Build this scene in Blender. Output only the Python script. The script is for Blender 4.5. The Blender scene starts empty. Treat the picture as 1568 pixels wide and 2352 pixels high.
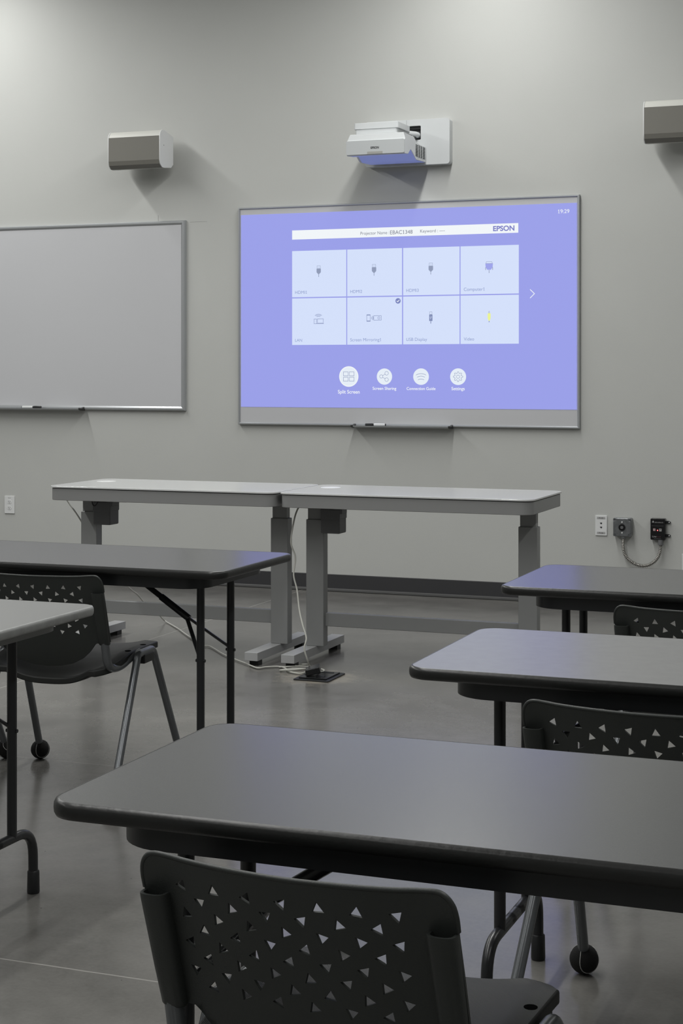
import bpy, bmesh, math, random
from mathutils import Vector, Matrix
from mathutils.geometry import delaunay_2d_cdt
random.seed(4)
S = bpy.context.scene
COL = S.collection
PI = math.pi

# ------------------------------------------------------------------ materials
def lin(v):
    v = v / 255.0
    return v / 12.92 if v <= .04045 else ((v + .055) / 1.055) ** 2.4
def mat(name, col, rough=.5, metal=0., bump=0., bscale=200., var=0., vscale=8., emit=None, estr=1., spec=.5, detail=3., coat=0.):
    m = bpy.data.materials.new(name); m.use_nodes = True
    nt = m.node_tree; b = nt.nodes['Principled BSDF']
    c = tuple(col) + (1,)
    b.inputs['Base Color'].default_value = c
    b.inputs['Roughness'].default_value = rough
    b.inputs['Metallic'].default_value = metal
    b.inputs['Specular IOR Level'].default_value = spec
    b.inputs['Coat Weight'].default_value = coat
    b.inputs['Coat Roughness'].default_value = .08
    tc = nt.nodes.new('ShaderNodeTexCoord')
    if var > 0:
        n = nt.nodes.new('ShaderNodeTexNoise'); n.inputs['Scale'].default_value = vscale; n.inputs['Detail'].default_value = 4
        r = nt.nodes.new('ShaderNodeValToRGB')
        r.color_ramp.elements[0].position = .3; r.color_ramp.elements[1].position = .7
        r.color_ramp.elements[0].color = tuple(x * (1 - var) for x in col) + (1,)
        r.color_ramp.elements[1].color = tuple(min(1, x * (1 + var)) for x in col) + (1,)
        nt.links.new(tc.outputs['Object'], n.inputs['Vector']); nt.links.new(n.outputs['Fac'], r.inputs['Fac'])
        nt.links.new(r.outputs['Color'], b.inputs['Base Color'])
    if bump > 0:
        n = nt.nodes.new('ShaderNodeTexNoise'); n.inputs['Scale'].default_value = bscale; n.inputs['Detail'].default_value = detail
        bp = nt.nodes.new('ShaderNodeBump'); bp.inputs['Strength'].default_value = bump; bp.inputs['Distance'].default_value = .002
        nt.links.new(tc.outputs['Object'], n.inputs['Vector']); nt.links.new(n.outputs['Fac'], bp.inputs['Height'])
        nt.links.new(bp.outputs['Normal'], b.inputs['Normal'])
    if emit:
        b.inputs['Emission Color'].default_value = tuple(emit) + (1,)
        b.inputs['Emission Strength'].default_value = estr
    return m
def G(v, t=(1, 1, 1)): return tuple(v * k for k in t)

M = {}
M['wall'] = mat('wall_paint', (.50, .507, .49), .62, bump=.12, bscale=160, var=.012, vscale=3, spec=.3)
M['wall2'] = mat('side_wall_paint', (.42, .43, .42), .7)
M['ceil'] = mat('ceiling_paint', (.45, .46, .45), .8)
M['base'] = mat('dark_vinyl_base', (.035, .035, .038), .5, bump=.1)
M['baselip'] = mat('vinyl_base_toe', (.09, .09, .09), .3)
M['wb'] = mat('whiteboard_enamel', (.54, .545, .565), .28, var=.01, vscale=1.2)
M['alu'] = mat('satin_aluminium', (.46, .475, .49), .33, metal=.55)
M['alud'] = mat('dark_plastic_end', (.03, .03, .03), .4)
M['glass'] = mat('white_glass_top', (.68, .69, .69), .12, spec=.6)
M['white'] = mat('white_plastic', (.70, .71, .71), .4)
M['white2'] = mat('projector_plastic', (.60, .62, .63), .42)
M['front'] = mat('projector_front_shaded', (.47, .49, .50), .4)  # body plastic darkened: the front face's shade is put into the colour
M['deskgrey'] = mat('grey_powder_coat', (.265, .27, .27), .42, bump=.08, bscale=500)
M['deskfoot'] = mat('light_grey_foot_coat', (.42, .425, .43), .4, bump=.08, bscale=500)
M['desktrim'] = mat('desk_apron_coat', (.26, .262, .262), .4)
M['motor'] = mat('motor_housing', (.12, .122, .126), .45)
M['black'] = mat('black_plastic', (.012, .013, .014), .45)
M['black2'] = mat('black_gloss', (.008, .008, .009), .25)
M['lam'] = mat('grey_laminate', (.070, .071, .073), .23, spec=.75, bump=.06, bscale=350, var=.03, vscale=30)
M['lam2'] = mat('light_grey_laminate', (.19, .192, .19), .4, bump=.06, bscale=350)
M['lam3'] = mat('mid_grey_laminate', (.205, .207, .21), .27, spec=.5, bump=.06, bscale=350, var=.03, vscale=30)
M['edge'] = mat('black_edge_band', (.014, .0145, .014), .34, bump=.25, bscale=90)
M['edge2'] = mat('light_grey_edge_band', (.25, .255, .25), .45, bump=.2, bscale=90, var=.12, vscale=40)
M['apron2'] = mat('grey_apron_steel', (.24, .245, .24), .45)
M['steel'] = mat('black_painted_steel', (.018, .019, .021), .3)
M['tube'] = mat('grey_metallic_tube', (.17, .18, .19), .3, metal=.55)
M['chair'] = mat('black_chair_plastic', (.033, .037, .035), .46, bump=.18, bscale=450)
M['felt'] = mat('black_felt', (.008, .008, .008), .95, bump=.8, bscale=700)
M['seam'] = mat('pale_ball_seam', (.45, .45, .44), .7)
M['grille'] = mat('speaker_grille', (.165, .16, .14), .55, bump=.3, bscale=900)
M['speaker'] = mat('speaker_white', (.60, .60, .56), .45)
M['cord'] = mat('white_cord', (.50, .50, .46), .45)
M['galv'] = mat('galvanised_steel', (.25, .26, .27), .34, metal=.8, var=.2, vscale=40)
M['hose'] = mat('flexible_metal_hose', (.36, .35, .33), .3, metal=.85)
M['print'] = mat('dark_print', (.03, .03, .035), .5)
M['printw'] = mat('white_print', (.45, .45, .45), .5)
M['printd'] = mat('dim_red_print', (.12, .05, .06), .5)
M['sq'] = mat('pink_grey_square', (.35, .25, .26), .5)
M['sq2'] = mat('pale_grey_square', (.38, .38, .38), .5)
M['led'] = mat('red_led', (.5, .02, .02), .4, emit=(1, .12, .12), estr=3)
M['pencil'] = mat('pencil_line', (.20, .20, .20), .7)
M['under_glow'] = mat('painted_underside_glow', (.25, .27, .35), .4, emit=(.10, .13, .36), estr=.7)  # emission imitates blue screen bounce on the projector's underside
M['lamp'] = mat('lamp_diffuser', (.8, .8, .8), .5, emit=(1, 1, .97), estr=1.5)
M['hole'] = mat('deep_black_recess', (.002, .002, .002), .95, spec=.05)
M['slot'] = mat('dark_opening', (.02, .022, .024), .6)
def screen(name, r, g, b):
    r, g, b = r*.965, g*.975, b*.965
    return mat(name, (.03, .03, .03), .5, emit=(lin(r), lin(g), lin(b)), estr=1., spec=.1)
M['s_bg'] = screen('screen_periwinkle', 156, 160, 238)
M['s_tile'] = screen('screen_tile', 217, 227, 257)
M['s_white'] = screen('screen_white', 247, 249, 255)
M['s_btn'] = screen('screen_button', 235, 241, 253)
M['s_cap'] = screen('screen_caption', 142, 156, 205)
M['s_dark'] = screen('screen_icon_grey', 145, 155, 186)
M['s_line'] = screen('screen_outline', 122, 134, 180)
M['s_yel'] = screen('screen_yellow', 240, 246, 150)
M['s_vga'] = screen('screen_blue_icon', 160, 164, 240)
M['s_txt'] = screen('screen_title_grey', 112, 116, 135)
M['s_epson'] = screen('screen_logo', 122, 124, 200)
M['s_chk'] = screen('screen_check', 120, 130, 192)

# chair seat: same plastic with a fine diagonal rib
m = M['chair'].copy(); m.name = 'ribbed_seat_plastic'; M['seat'] = m
nt = m.node_tree; b = nt.nodes['Principled BSDF']
b.inputs['Roughness'].default_value = .5; b.inputs['Specular IOR Level'].default_value = .38
b.inputs['Base Color'].default_value = (.018, .019, .018, 1)
tc = nt.nodes.new('ShaderNodeTexCoord'); w = nt.nodes.new('ShaderNodeTexWave'); w.inputs['Scale'].default_value = 190
w.bands_direction = 'DIAGONAL'
bp = nt.nodes.new('ShaderNodeBump'); bp.inputs['Strength'].default_value = .25; bp.inputs['Distance'].default_value = .001
nt.links.new(tc.outputs['Object'], w.inputs['Vector']); nt.links.new(w.outputs['Fac'], bp.inputs['Height']); nt.links.new(bp.outputs['Normal'], b.inputs['Normal'])

# polished concrete floor with control joints
def floor_mat():
    m = bpy.data.materials.new('polished_concrete'); m.use_nodes = True
    nt = m.node_tree; N = nt.nodes; L = nt.links; b = N['Principled BSDF']
    tc = N.new('ShaderNodeTexCoord')
    def noise(sc, det, rough=.6, dist=0.):
        n = N.new('ShaderNodeTexNoise'); n.inputs['Scale'].default_value = sc; n.inputs['Detail'].default_value = det
        n.inputs['Roughness'].default_value = rough; n.inputs['Distortion'].default_value = dist
        L.new(tc.outputs['Object'], n.inputs['Vector']); return n
    def mth(op, a, bb=None, cl=False):
        n = N.new('ShaderNodeMath'); n.operation = op; n.use_clamp = cl
        for i, v in enumerate((a, bb)):
            if v is None: continue
            if isinstance(v, (int, float)): n.inputs[i].default_value = v
            else: L.new(v, n.inputs[i])
        return n.outputs[0]
    n1 = noise(1.1, 5, .6, .6); n2 = noise(6, 6, .65); n3 = noise(90, 3)
    r = N.new('ShaderNodeValToRGB'); e = r.color_ramp.elements
    e[0].position = .32; e[0].color = (.088, .086, .081, 1); e[1].position = .7; e[1].color = (.205, .198, .186, 1)
    s = mth('ADD', mth('MULTIPLY', n1.outputs['Fac'], .55), mth('ADD', mth('MULTIPLY', n2.outputs['Fac'], .32), mth('MULTIPLY', n3.outputs['Fac'], .13)))
    L.new(s, r.inputs['Fac'])
    sep = N.new('ShaderNodeSeparateXYZ'); L.new(tc.outputs['Object'], sep.inputs[0])
    wob = mth('MULTIPLY', mth('SUBTRACT', noise(3, 3).outputs['Fac'], .5), .012)
    def joint(ax, pos, hw):
        d = mth('ABSOLUTE', mth('SUBTRACT', mth('ADD', sep.outputs[ax], wob), pos))
        return mth('LESS_THAN', d, hw)
    j = mth('MAXIMUM', joint(1, 3.226, .0028), joint(0, -3.85, .0035))
    j = mth('MAXIMUM', j, mth('MULTIPLY', joint(1, 4.93, .002), .5))
    mx = N.new('ShaderNodeMixRGB'); mx.inputs[2].default_value = (.34, .33, .31, 1)
    L.new(mth('MULTIPLY', j, .75), mx.inputs[0]); L.new(r.outputs['Color'], mx.inputs[1])
    # pale dust patch round the floor box
    vm = N.new('ShaderNodeVectorMath'); vm.operation = 'DISTANCE'; L.new(tc.outputs['Object'], vm.inputs[0]); vm.inputs[1].default_value = (-2.69, 6.67, 0)
    dd = mth('ADD', vm.outputs['Value'], mth('MULTIPLY', mth('SUBTRACT', noise(14, 5).outputs['Fac'], .5), .28))
    pt = mth('MULTIPLY', mth('SUBTRACT', .2, dd), 9., True)
    m2 = N.new('ShaderNodeMixRGB'); m2.inputs[2].default_value = (.36, .325, .27, 1)
    L.new(mth('MULTIPLY', pt, .6), m2.inputs[0]); L.new(mx.outputs[0], m2.inputs[1])
    # small dark and pale flecks
    v = N.new('ShaderNodeTexVoronoi'); v.inputs['Scale'].default_value = 9; L.new(tc.outputs['Object'], v.inputs['Vector'])
    fl = mth('LESS_THAN', v.outputs['Distance'], .022)
    m3 = N.new('ShaderNodeMixRGB'); m3.inputs[2].default_value = (.03, .03, .03, 1)
    L.new(mth('MULTIPLY', fl, .8), m3.inputs[0]); L.new(m2.outputs[0], m3.inputs[1])
    L.new(m3.outputs[0], b.inputs['Base Color'])
    rr = N.new('ShaderNodeMapRange'); rr.inputs['To Min'].default_value = .13; rr.inputs['To Max'].default_value = .27
    L.new(n2.outputs['Fac'], rr.inputs['Value']); L.new(rr.outputs[0], b.inputs['Roughness'])
    bp = N.new('ShaderNodeBump'); bp.inputs['Strength'].default_value = .08; bp.inputs['Distance'].default_value = .002
    L.new(n2.outputs['Fac'], bp.inputs['Height']); L.new(bp.outputs['Normal'], b.inputs['Normal'])
    b.inputs['Specular IOR Level'].default_value = .5
    return m
M['floor'] = floor_mat()

# ------------------------------------------------------------------ geometry helpers
def link(name, me, m=None, parent=None, smooth=None):
    o = bpy.data.objects.new(name, me); COL.objects.link(o)
    if m: me.materials.append(m if not isinstance(m, str) else M[m])
    if parent: o.parent = parent
    if smooth:
        for p in me.polygons: p.use_smooth = True
        me.set_sharp_from_angle(angle=math.radians(smooth))
    return o
def build(name, bm, m, parent=None, smooth=None, bevel=0., seg=2, loc=None):
    me = bpy.data.meshes.new(name)
    bmesh.ops.recalc_face_normals(bm, faces=bm.faces)
    bm.to_mesh(me); bm.free()
    o = link(name, me, m, parent, smooth)
    if loc: o.location = loc
    if bevel:
        b = o.modifiers.new('bevel', 'BEVEL'); b.width = bevel; b.segments = seg; b.limit_method = 'ANGLE'; b.angle_limit = math.radians(35)
        if not smooth:
            for p in me.polygons: p.use_smooth = True
            me.set_sharp_from_angle(angle=math.radians(40))
            b.harden_normals = True
    return o
def box(bm, x0, x1, y0, y1, z0, z1):
    v = [bm.verts.new(p) for p in ((x0,y0,z0),(x1,y0,z0),(x1,y1,z0),(x0,y1,z0),(x0,y0,z1),(x1,y0,z1),(x1,y1,z1),(x0,y1,z1))]
    for f in ((0,3,2,1),(4,5,6,7),(0,1,5,4),(1,2,6,5),(2,3,7,6),(3,0,4,7)): bm.faces.new([v[i] for i in f])
    return bm
def B(*a): return box(bmesh.new(), *a)
def tube(bm, pts, r, n=12, cap=True, flat=1.):
    pts = [Vector(p) for p in pts]; rs = r if isinstance(r, (list, tuple)) else [r] * len(pts)
    T = []
    for i in range(len(pts)):
        a = pts[max(i - 1, 0)]; b = pts[min(i + 1, len(pts) - 1)]; T.append((b - a).normalized())
    up = Vector((1, 0, 0)) if abs(T[0].x) < .9 else Vector((0, 1, 0))
    u = (up - T[0] * up.dot(T[0])).normalized(); rings = []
    for i, p in enumerate(pts):
        u = (u - T[i] * u.dot(T[i])).normalized(); v = T[i].cross(u)
        rings.append([bm.verts.new(p + u * math.cos(2*PI*k/n) * rs[i] + v * math.sin(2*PI*k/n) * rs[i] * flat) for k in range(n)])
    for a, b in zip(rings, rings[1:]):
        for k in range(n): bm.faces.new((a[k], a[(k+1) % n], b[(k+1) % n], b[k]))
    if cap: bm.faces.new(rings[0][::-1]); bm.faces.new(rings[-1])
    return bm
def Tb(pts, r, n=12, **k): return tube(bmesh.new(), pts, r, n, **k)
def smooth_path(pts, n=8):
    P = [Vector(p) for p in pts]; out = []
    for i in range(len(P) - 1):
        p0 = P[max(i-1, 0)]; p1 = P[i]; p2 = P[i+1]; p3 = P[min(i+2, len(P)-1)]
        for k in range(n):
            t = k / n
            out.append(.5 * ((2*p1) + (p2-p0)*t + (2*p0-5*p1+4*p2-p3)*t*t + (3*p1-p0-3*p2+p3)*t**3))
    out.append(P[-1]); return out
def fillet(pts, rad, n=6):
    P = [Vector(p) for p in pts]; out = [P[0]]
    for i in range(1, len(P)-1):
        a = P[i-1]-P[i]; b = P[i+1]-P[i]; r = min(rad, a.length*.48, b.length*.48)
        s = P[i] + a.normalized()*r; e = P[i] + b.normalized()*r
        for k in range(n+1):
            t = k/n; out.append(s*(1-t)**2 + P[i]*2*t*(1-t) + e*t*t)
    out.append(P[-1]); return out
def prism(bm, poly, fn, h0, h1):
    a = [bm.verts.new(fn(p, q, h0)) for p, q in poly]; b = [bm.verts.new(fn(p, q, h1)) for p, q in poly]
    n = len(poly); bm.faces.new(a[::-1]); bm.faces.new(b)
    for i in range(n): bm.faces.new((a[i], a[(i+1) % n], b[(i+1) % n], b[i]))
    return bm
XY = lambda p, q, h: (p, q, h)
XZ = lambda p, q, h: (p, h, q)
YZ = lambda p, q, h: (h, p, q)
def rrect(x0, x1, y0, y1, r, n=6):
    out = []
    for cx, cy, a0 in ((x1-r, y1-r, 0), (x0+r, y1-r, 90), (x0+r, y0+r, 180), (x1-r, y0+r, 270)):
        for k in range(n+1):
            a = math.radians(a0 + 90*k/n); out.append((cx + r*math.cos(a), cy + r*math.sin(a)))
    return out
def circ(cx, cy, r, n=32, ry=None): return [(cx + r*math.cos(2*PI*k/n), cy + (ry or r)*math.sin(2*PI*k/n)) for k in range(n)]
def sphere(bm, c, r, u=24, v=16):
    bmesh.ops.create_uvsphere(bm, u_segments=u, v_segments=v, radius=r, matrix=Matrix.Translation(c)); return bm

def tag(o, label, cat, group=None, kind=None):
    if label: o['label'] = label
    if cat: o['category'] = cat
    if group: o['group'] = group
    if kind: o['kind'] = kind
    return o
def thing(name, loc, label, cat, group=None, rz=0.):
    o = bpy.data.objects.new(name, None); COL.objects.link(o); o.location = loc; o.rotation_euler = (0, 0, rz)
    o.empty_display_size = .1
    return tag(o, label, cat, group)
def struct(o): o['kind'] = 'structure'; return o
def copy_tree(o, parent=None):
    c = o.copy(); COL.objects.link(c)
    if parent: c.parent = parent
    for ch in o.children: copy_tree(ch, c)
    return c
def text(name, s, x, y, z, width, m, parent, align='LEFT', height=None, depth=.0006, bold=0.):
    """text on a plane facing -y; x,z = baseline anchor; fitted to the given width"""
    cu = bpy.data.curves.new(name, 'FONT'); cu.body = s; cu.align_x = 'LEFT'; cu.size = 1.; cu.offset = bold
    o = bpy.data.objects.new(name, cu); COL.objects.link(o)
    bpy.context.view_layer.update()
    dg = bpy.context.evaluated_depsgraph_get()
    me = bpy.data.meshes.new_from_object(o.evaluated_get(dg))
    bpy.data.objects.remove(o)
    flags = []
    for i, chh in enumerate(s):
        if chh == '1':
            cu.body = s[:i+1]; o2 = bpy.data.objects.new(name, cu); COL.objects.link(o2); bpy.context.view_layer.update()
            m2 = bpy.data.meshes.new_from_object(o2.evaluated_get(bpy.context.evaluated_depsgraph_get())); xm = max(v.co.x for v in m2.vertices)
            ym = max(v.co.y for v in m2.vertices if v.co.x > xm-.02); flags.append((xm, ym)); bpy.data.meshes.remove(m2); bpy.data.objects.remove(o2)
    if flags:
        bm = bmesh.new(); bm.from_mesh(me)
        for xm, ym in flags:
            q = [(xm-.04, ym), (xm-.04, ym-.12), (xm-.19, ym-.21), (xm-.19, ym-.13)]
            bm.faces.new([bm.verts.new((p[0], p[1], 0)) for p in q])
            if width/len(s) > .004: bm.faces.new([bm.verts.new(p) for p in ((xm-.17, 0, 0), (xm+.10, 0, 0), (xm+.10, .055, 0), (xm-.17, .055, 0))])
        bm.to_mesh(me); bm.free()
    xs = [v.co.x for v in me.vertices]; x0, x1 = min(xs), max(xs); k = width / (x1 - x0)
    kz = height / .729 if height else k
    off = {'LEFT': 0, 'CENTER': -.5*width, 'RIGHT': -width}[align]
    for v in me.vertices: v.co = (x + off + (v.co.x - x0)*k, y, z + v.co.y*kz)
    me.materials.clear()
    return link(name, me, m, parent)

# ------------------------------------------------------------------ room
WY = 9.309
RX0, RX1, RY0, RZ = -9.5, 4.5, -4.5, 4.5
o = struct(build('floor', B(RX0-.2, RX1+.2, RY0-.2, WY+.2, -.1, 0), 'floor'))
o = struct(build('wall_front', B(RX0-.2, RX1+.2, WY, WY+.15, 0, RZ), 'wall'))
wf = o
struct(build('wall_left', B(RX0-.15, RX0, RY0, WY, 0, RZ), 'wall2'))
struct(build('wall_right', B(RX1, RX1+.15, RY0, WY, 0, RZ), 'wall2'))
struct(build('wall_back', B(RX0, RX1, RY0-.15, RY0, 0, RZ), 'wall2'))
struct(build('ceiling', B(RX0-.15, RX1+.15, RY0-.15, WY+.15, RZ, RZ+.1), 'ceil'))
bb = struct(build('baseboard_front', prism(bmesh.new(), [(WY, 0), (WY-.014, 0), (WY-.012, .012), (WY-.005, .018), (WY-.004, .1), (WY-.001, .103), (WY, .103)], YZ, RX0, RX1), 'base'))
build('toe_strip', prism(bmesh.new(), [(WY-.004, .0035), (WY-.0185, .0035), (WY-.0175, .013), (WY-.006, .0185), (WY-.004, .0185)], YZ, RX0+.01, RX1-.01), 'baselip', bb)
# faint pencil marks left by the board fitters
bm = bmesh.new(); box(bm, -4.843, -4.8415, WY-.0006, WY+.001, 2.268, 2.318); box(bm, -4.62, -4.50, WY-.0006, WY+.001, 2.267, 2.2682)
build('pencil_mark', bm, 'pencil', wf)

# ------------------------------------------------------------------ ceiling lamps (long linear fixtures running towards the front wall)
def lamp(x, y0, y1, z, power, label, grp='linear ceiling lamps'):
    t = thing('ceiling_lamp', (x, (y0+y1)/2, z), label, 'ceiling lamp', grp)
    h = (y1-y0)/2
    build('housing', B(-.09, .09, -h, h, 0, .07), 'white', t, bevel=.004)
    build('diffuser', B(-.075, .075, -h+.01, h-.01, -.008, 0), 'lamp', t)
    for s in (-1, 1): build('hanger', Tb([(0, s*h*.8, .07), (0, s*h*.8, RZ-z)], .004, 8), 'alu', t)
    l = bpy.data.lights.new('tube_light', 'AREA'); l.shape = 'RECTANGLE'; l.size = .14; l.size_y = 2*h-.04; l.energy = power; l.color = (1, 1, .975)
    lo = bpy.data.objects.new('tube_light', l); COL.objects.link(lo); lo.parent = t; lo.location = (0, 0, -.012)
    return t
LP = 1.0
lamp(-2.62, 4.7, 8.86, 4.05, 88*LP, 'long white ceiling lamp above the lit projection board')
lamp(-6.2, 4.7, 8.86, 4.05, 106*LP, 'long white ceiling lamp above the left whiteboard')
lamp(.95, 4.7, 8.86, 4.05, 37*LP, 'long white ceiling lamp right of the projection board')
lamp(-2.62, .6, 4.2, 4.05, 64*LP, 'long white ceiling lamp over the middle of the seating')
lamp(-6.2, .6, 4.2, 4.05, 54*LP, 'long white ceiling lamp over the left of the seating')
lamp(.95, .6, 4.2, 4.05, 52*LP, 'long white ceiling lamp over the right of the seating')
lamp(-2.62, -3.6, 0., 4.05, 30*LP, 'added unseen fill lamp behind the viewer, middle of the room')  # unseen rear row, added to brighten faces turned to the viewer
lamp(-6.2, -3.6, 0., 4.05, 24*LP, 'added unseen fill lamp behind the viewer, left of the room')
lamp(.95, -3.6, 0., 4.05, 30*LP, 'added unseen fill lamp behind the viewer, right of the room')

# ------------------------------------------------------------------ whiteboards
def board(name, x0, x1, z0, z1, label, fw):
    t = thing(name, (x0, WY, z0), label, 'whiteboard')
    ox, oy, oz = x0, WY, z0
    w, h = x1-x0, z1-z0
    build('writing_surface', B(fw*.6, w-fw*.6, -.021, -.006, fw*.6, h-fw*.6), 'wb', t)
    # rounded aluminium frame, mitred: sweep a profile round the rectangle
    prof = [(0, 0), (0, -.022), (.25, -.029), (.6, -.029), (1, -.0225), (1, -.012)]
    bm = bmesh.new(); rings = []
    for (cx, cz, sx, sz) in ((0, 0, 1, 1), (w, 0, -1, 1), (w, h, -1, -1), (0, h, 1, -1)):
        rings.append([bm.verts.new((cx + sx*p*fw, q, cz + sz*p*fw)) for p, q in prof])
    for i in range(4):
        a, b = rings[i], rings[(i+1) % 4]
        for k in range(len(prof)): bm.faces.new((a[k], a[(k+1) % len(prof)], b[(k+1) % len(prof)], b[k]))
    build('frame', bm, 'alu', t)
    return t
wbd = board('whiteboard', -7.09, -4.643, 1.085, 2.279, 'blank grey-white whiteboard in an aluminium frame at the left', .026)
pbd = board('projection_board', -4.276, -2.134, 1.004, 2.344, 'aluminium-framed white board under the wall projector, carrying the lit menu', .014)
def tray(board_t, x0, x1, z, label=None):
    t = bpy.data.objects.new('pen_tray', None)
    prof = [(-.02, .008), (-.02, -.012), (-.06, -.012), (-.078, -.006), (-.080, .000), (-.076, .0), (-.06, -.006), (-.03, -.006), (-.024, .008)]
    bx, by, bz = board_t.location
    bm = bmesh.new(); prism(bm, [(p, q+z-bz) for p, q in prof], YZ, x0-bx, x1-bx)
    o = build('pen_tray', bm, 'alu', board_t)
    for x in (x0, x1):
        bm = bmesh.new(); prism(bm, [(-.018, .010+z-bz), (-.018, -.014+z-bz), (-.06, -.015+z-bz), (-.082, -.008+z-bz), (-.083, .004+z-bz), (-.06, .0+z-bz), (-.03, .009+z-bz)], YZ, x-bx-.007, x-bx+.007)
        build('end_cap', bm, 'alud', o, bevel=.002)
    return o
tray(wbd, -6.35, -5.365, 1.094)
tray(pbd, -3.505, -2.895, 1.008)
def marker(x0, x1, z, flip, label):
    t = thing('whiteboard_marker', (x0, WY-.058, z), label, 'marker pen')
    L = x1-x0; r = .0085
    def seg(nm, a, b, ra, rb, m):
        if flip: a, b = L-a, L-b
        build(nm, Tb([(a, 0, 0), (a + (b-a)*.05, 0, 0), (a+(b-a)*.95, 0, 0), (b, 0, 0)], [ra*.9, ra, rb, rb*.9], 14), m, t, smooth=40)
    seg('barrel', 0, L*.56, r, r, 'white'); seg('end_plug', -.004, .001, r*.8, r*.8, 'black')
    seg('grip', L*.44, L*.62, r*.98, r*.75, 'black'); seg('cap', L*.62, L, r*.98, r*.9, 'black')
    return t
marker(-5.80, -5.66, 1.1, False, 'white and black marker pen on the tray of the left whiteboard')
marker(-3.425, -3.30, 1.014, True, 'white marker pen with black cap on the tray under the projected menu')

# ------------------------------------------------------------------ projected menu on the board
SY = WY-.0225
sc = thing('projected_menu', (0, 0, 0), 'periwinkle-blue lit input menu projected on the framed board', 'projected image')
build('background', B(-4.258, -2.150, SY, SY+.0008, 1.113, 2.297), 'wb', sc).data.materials[0] = M['s_bg']
def card(name, poly, m, parent, lay=1):
    bm = bmesh.new(); v = [bm.verts.new((p, SY-.0004*lay, q)) for p, q in poly]; f = bm.faces.new(v)
    if f.normal.y > 0: f.normal_flip()
    me = bpy.data.meshes.new(name); bm.normal_update()
    bm.to_mesh(me); bm.free(); return link(name, me, m, parent)
def R4(x0, x1, z0, z1): return [(x0, z0), (x1, z0), (x1, z1), (x0, z1)]
def lines(name, paths, w, m, parent, lay=3):
    """flat strokes as one mesh; each path a list of (x,z), closed when first == last"""
    bm = bmesh.new(); yy = SY-.0004*lay
    for P in paths:
        closed = P[0] == P[-1]; Q = P[:-1] if closed else P; n = len(Q); A = []; Bv = []
        for i in range(n):
            a = Vector(Q[(i-1) % n]) if (closed or i > 0) else Vector(Q[i]); b = Vector(Q[(i+1) % n]) if (closed or i < n-1) else Vector(Q[i])
            c = Vector(Q[i]); d1 = (c-a); d2 = (b-c)
            if d1.length < 1e-9: d1 = d2
            if d2.length < 1e-9: d2 = d1
            d1.normalize(); d2.normalize(); t = (d1+d2)
            t = t.normalized() if t.length > 1e-6 else d1
            nrm = Vector((-t.y, t.x)); k = 1/max(.5, nrm.dot(Vector((-d1.y, d1.x))))
            A.append(bm.verts.new((c.x+nrm.x*w/2*k, yy, c.y+nrm.y*w/2*k))); Bv.append(bm.verts.new((c.x-nrm.x*w/2*k, yy, c.y-nrm.y*w/2*k)))
        for i in range(n if closed else n-1):
            j = (i+1) % n; bm.faces.new((A[i], A[j], Bv[j], Bv[i]))
    me = bpy.data.meshes.new(name); bm.to_mesh(me); bm.free(); return link(name, me, m, parent)
def closed(P): return P + [P[0]]
bar = card('title_bar', R4(-3.915, -2.494, 2.136, 2.192), 's_white', sc)
text('bar_text', 'Projector Name :', -3.470, SY-.0009, 2.152, .183, 's_txt', bar)
text('bar_text', 'EBAC1348', -3.281, SY-.0009, 2.150, .141, 's_txt', bar)
text('bar_text', 'Keyword : ----', -3.092, SY-.0009, 2.154, .152, 's_txt', bar)
text('logo_text', 'EPSON', -2.645, SY-.0009, 2.150, .128, 's_epson', bar, height=.030, bold=.03)
TX = [(-3.915, -3.561), (-3.555, -3.206), (-3.199, -2.849), (-2.843, -2.491)]
caps = [['HDMI1', 'HDMI2', 'HDMI3', 'Computer1'], ['LAN', 'Screen Mirroring1', 'USB Display', 'Video']]
cw = [[.078, .076, .077, .127], [.046, .197, .130, .063]]
IC = [-3.740, -3.383, -3.026, -2.669]
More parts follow.
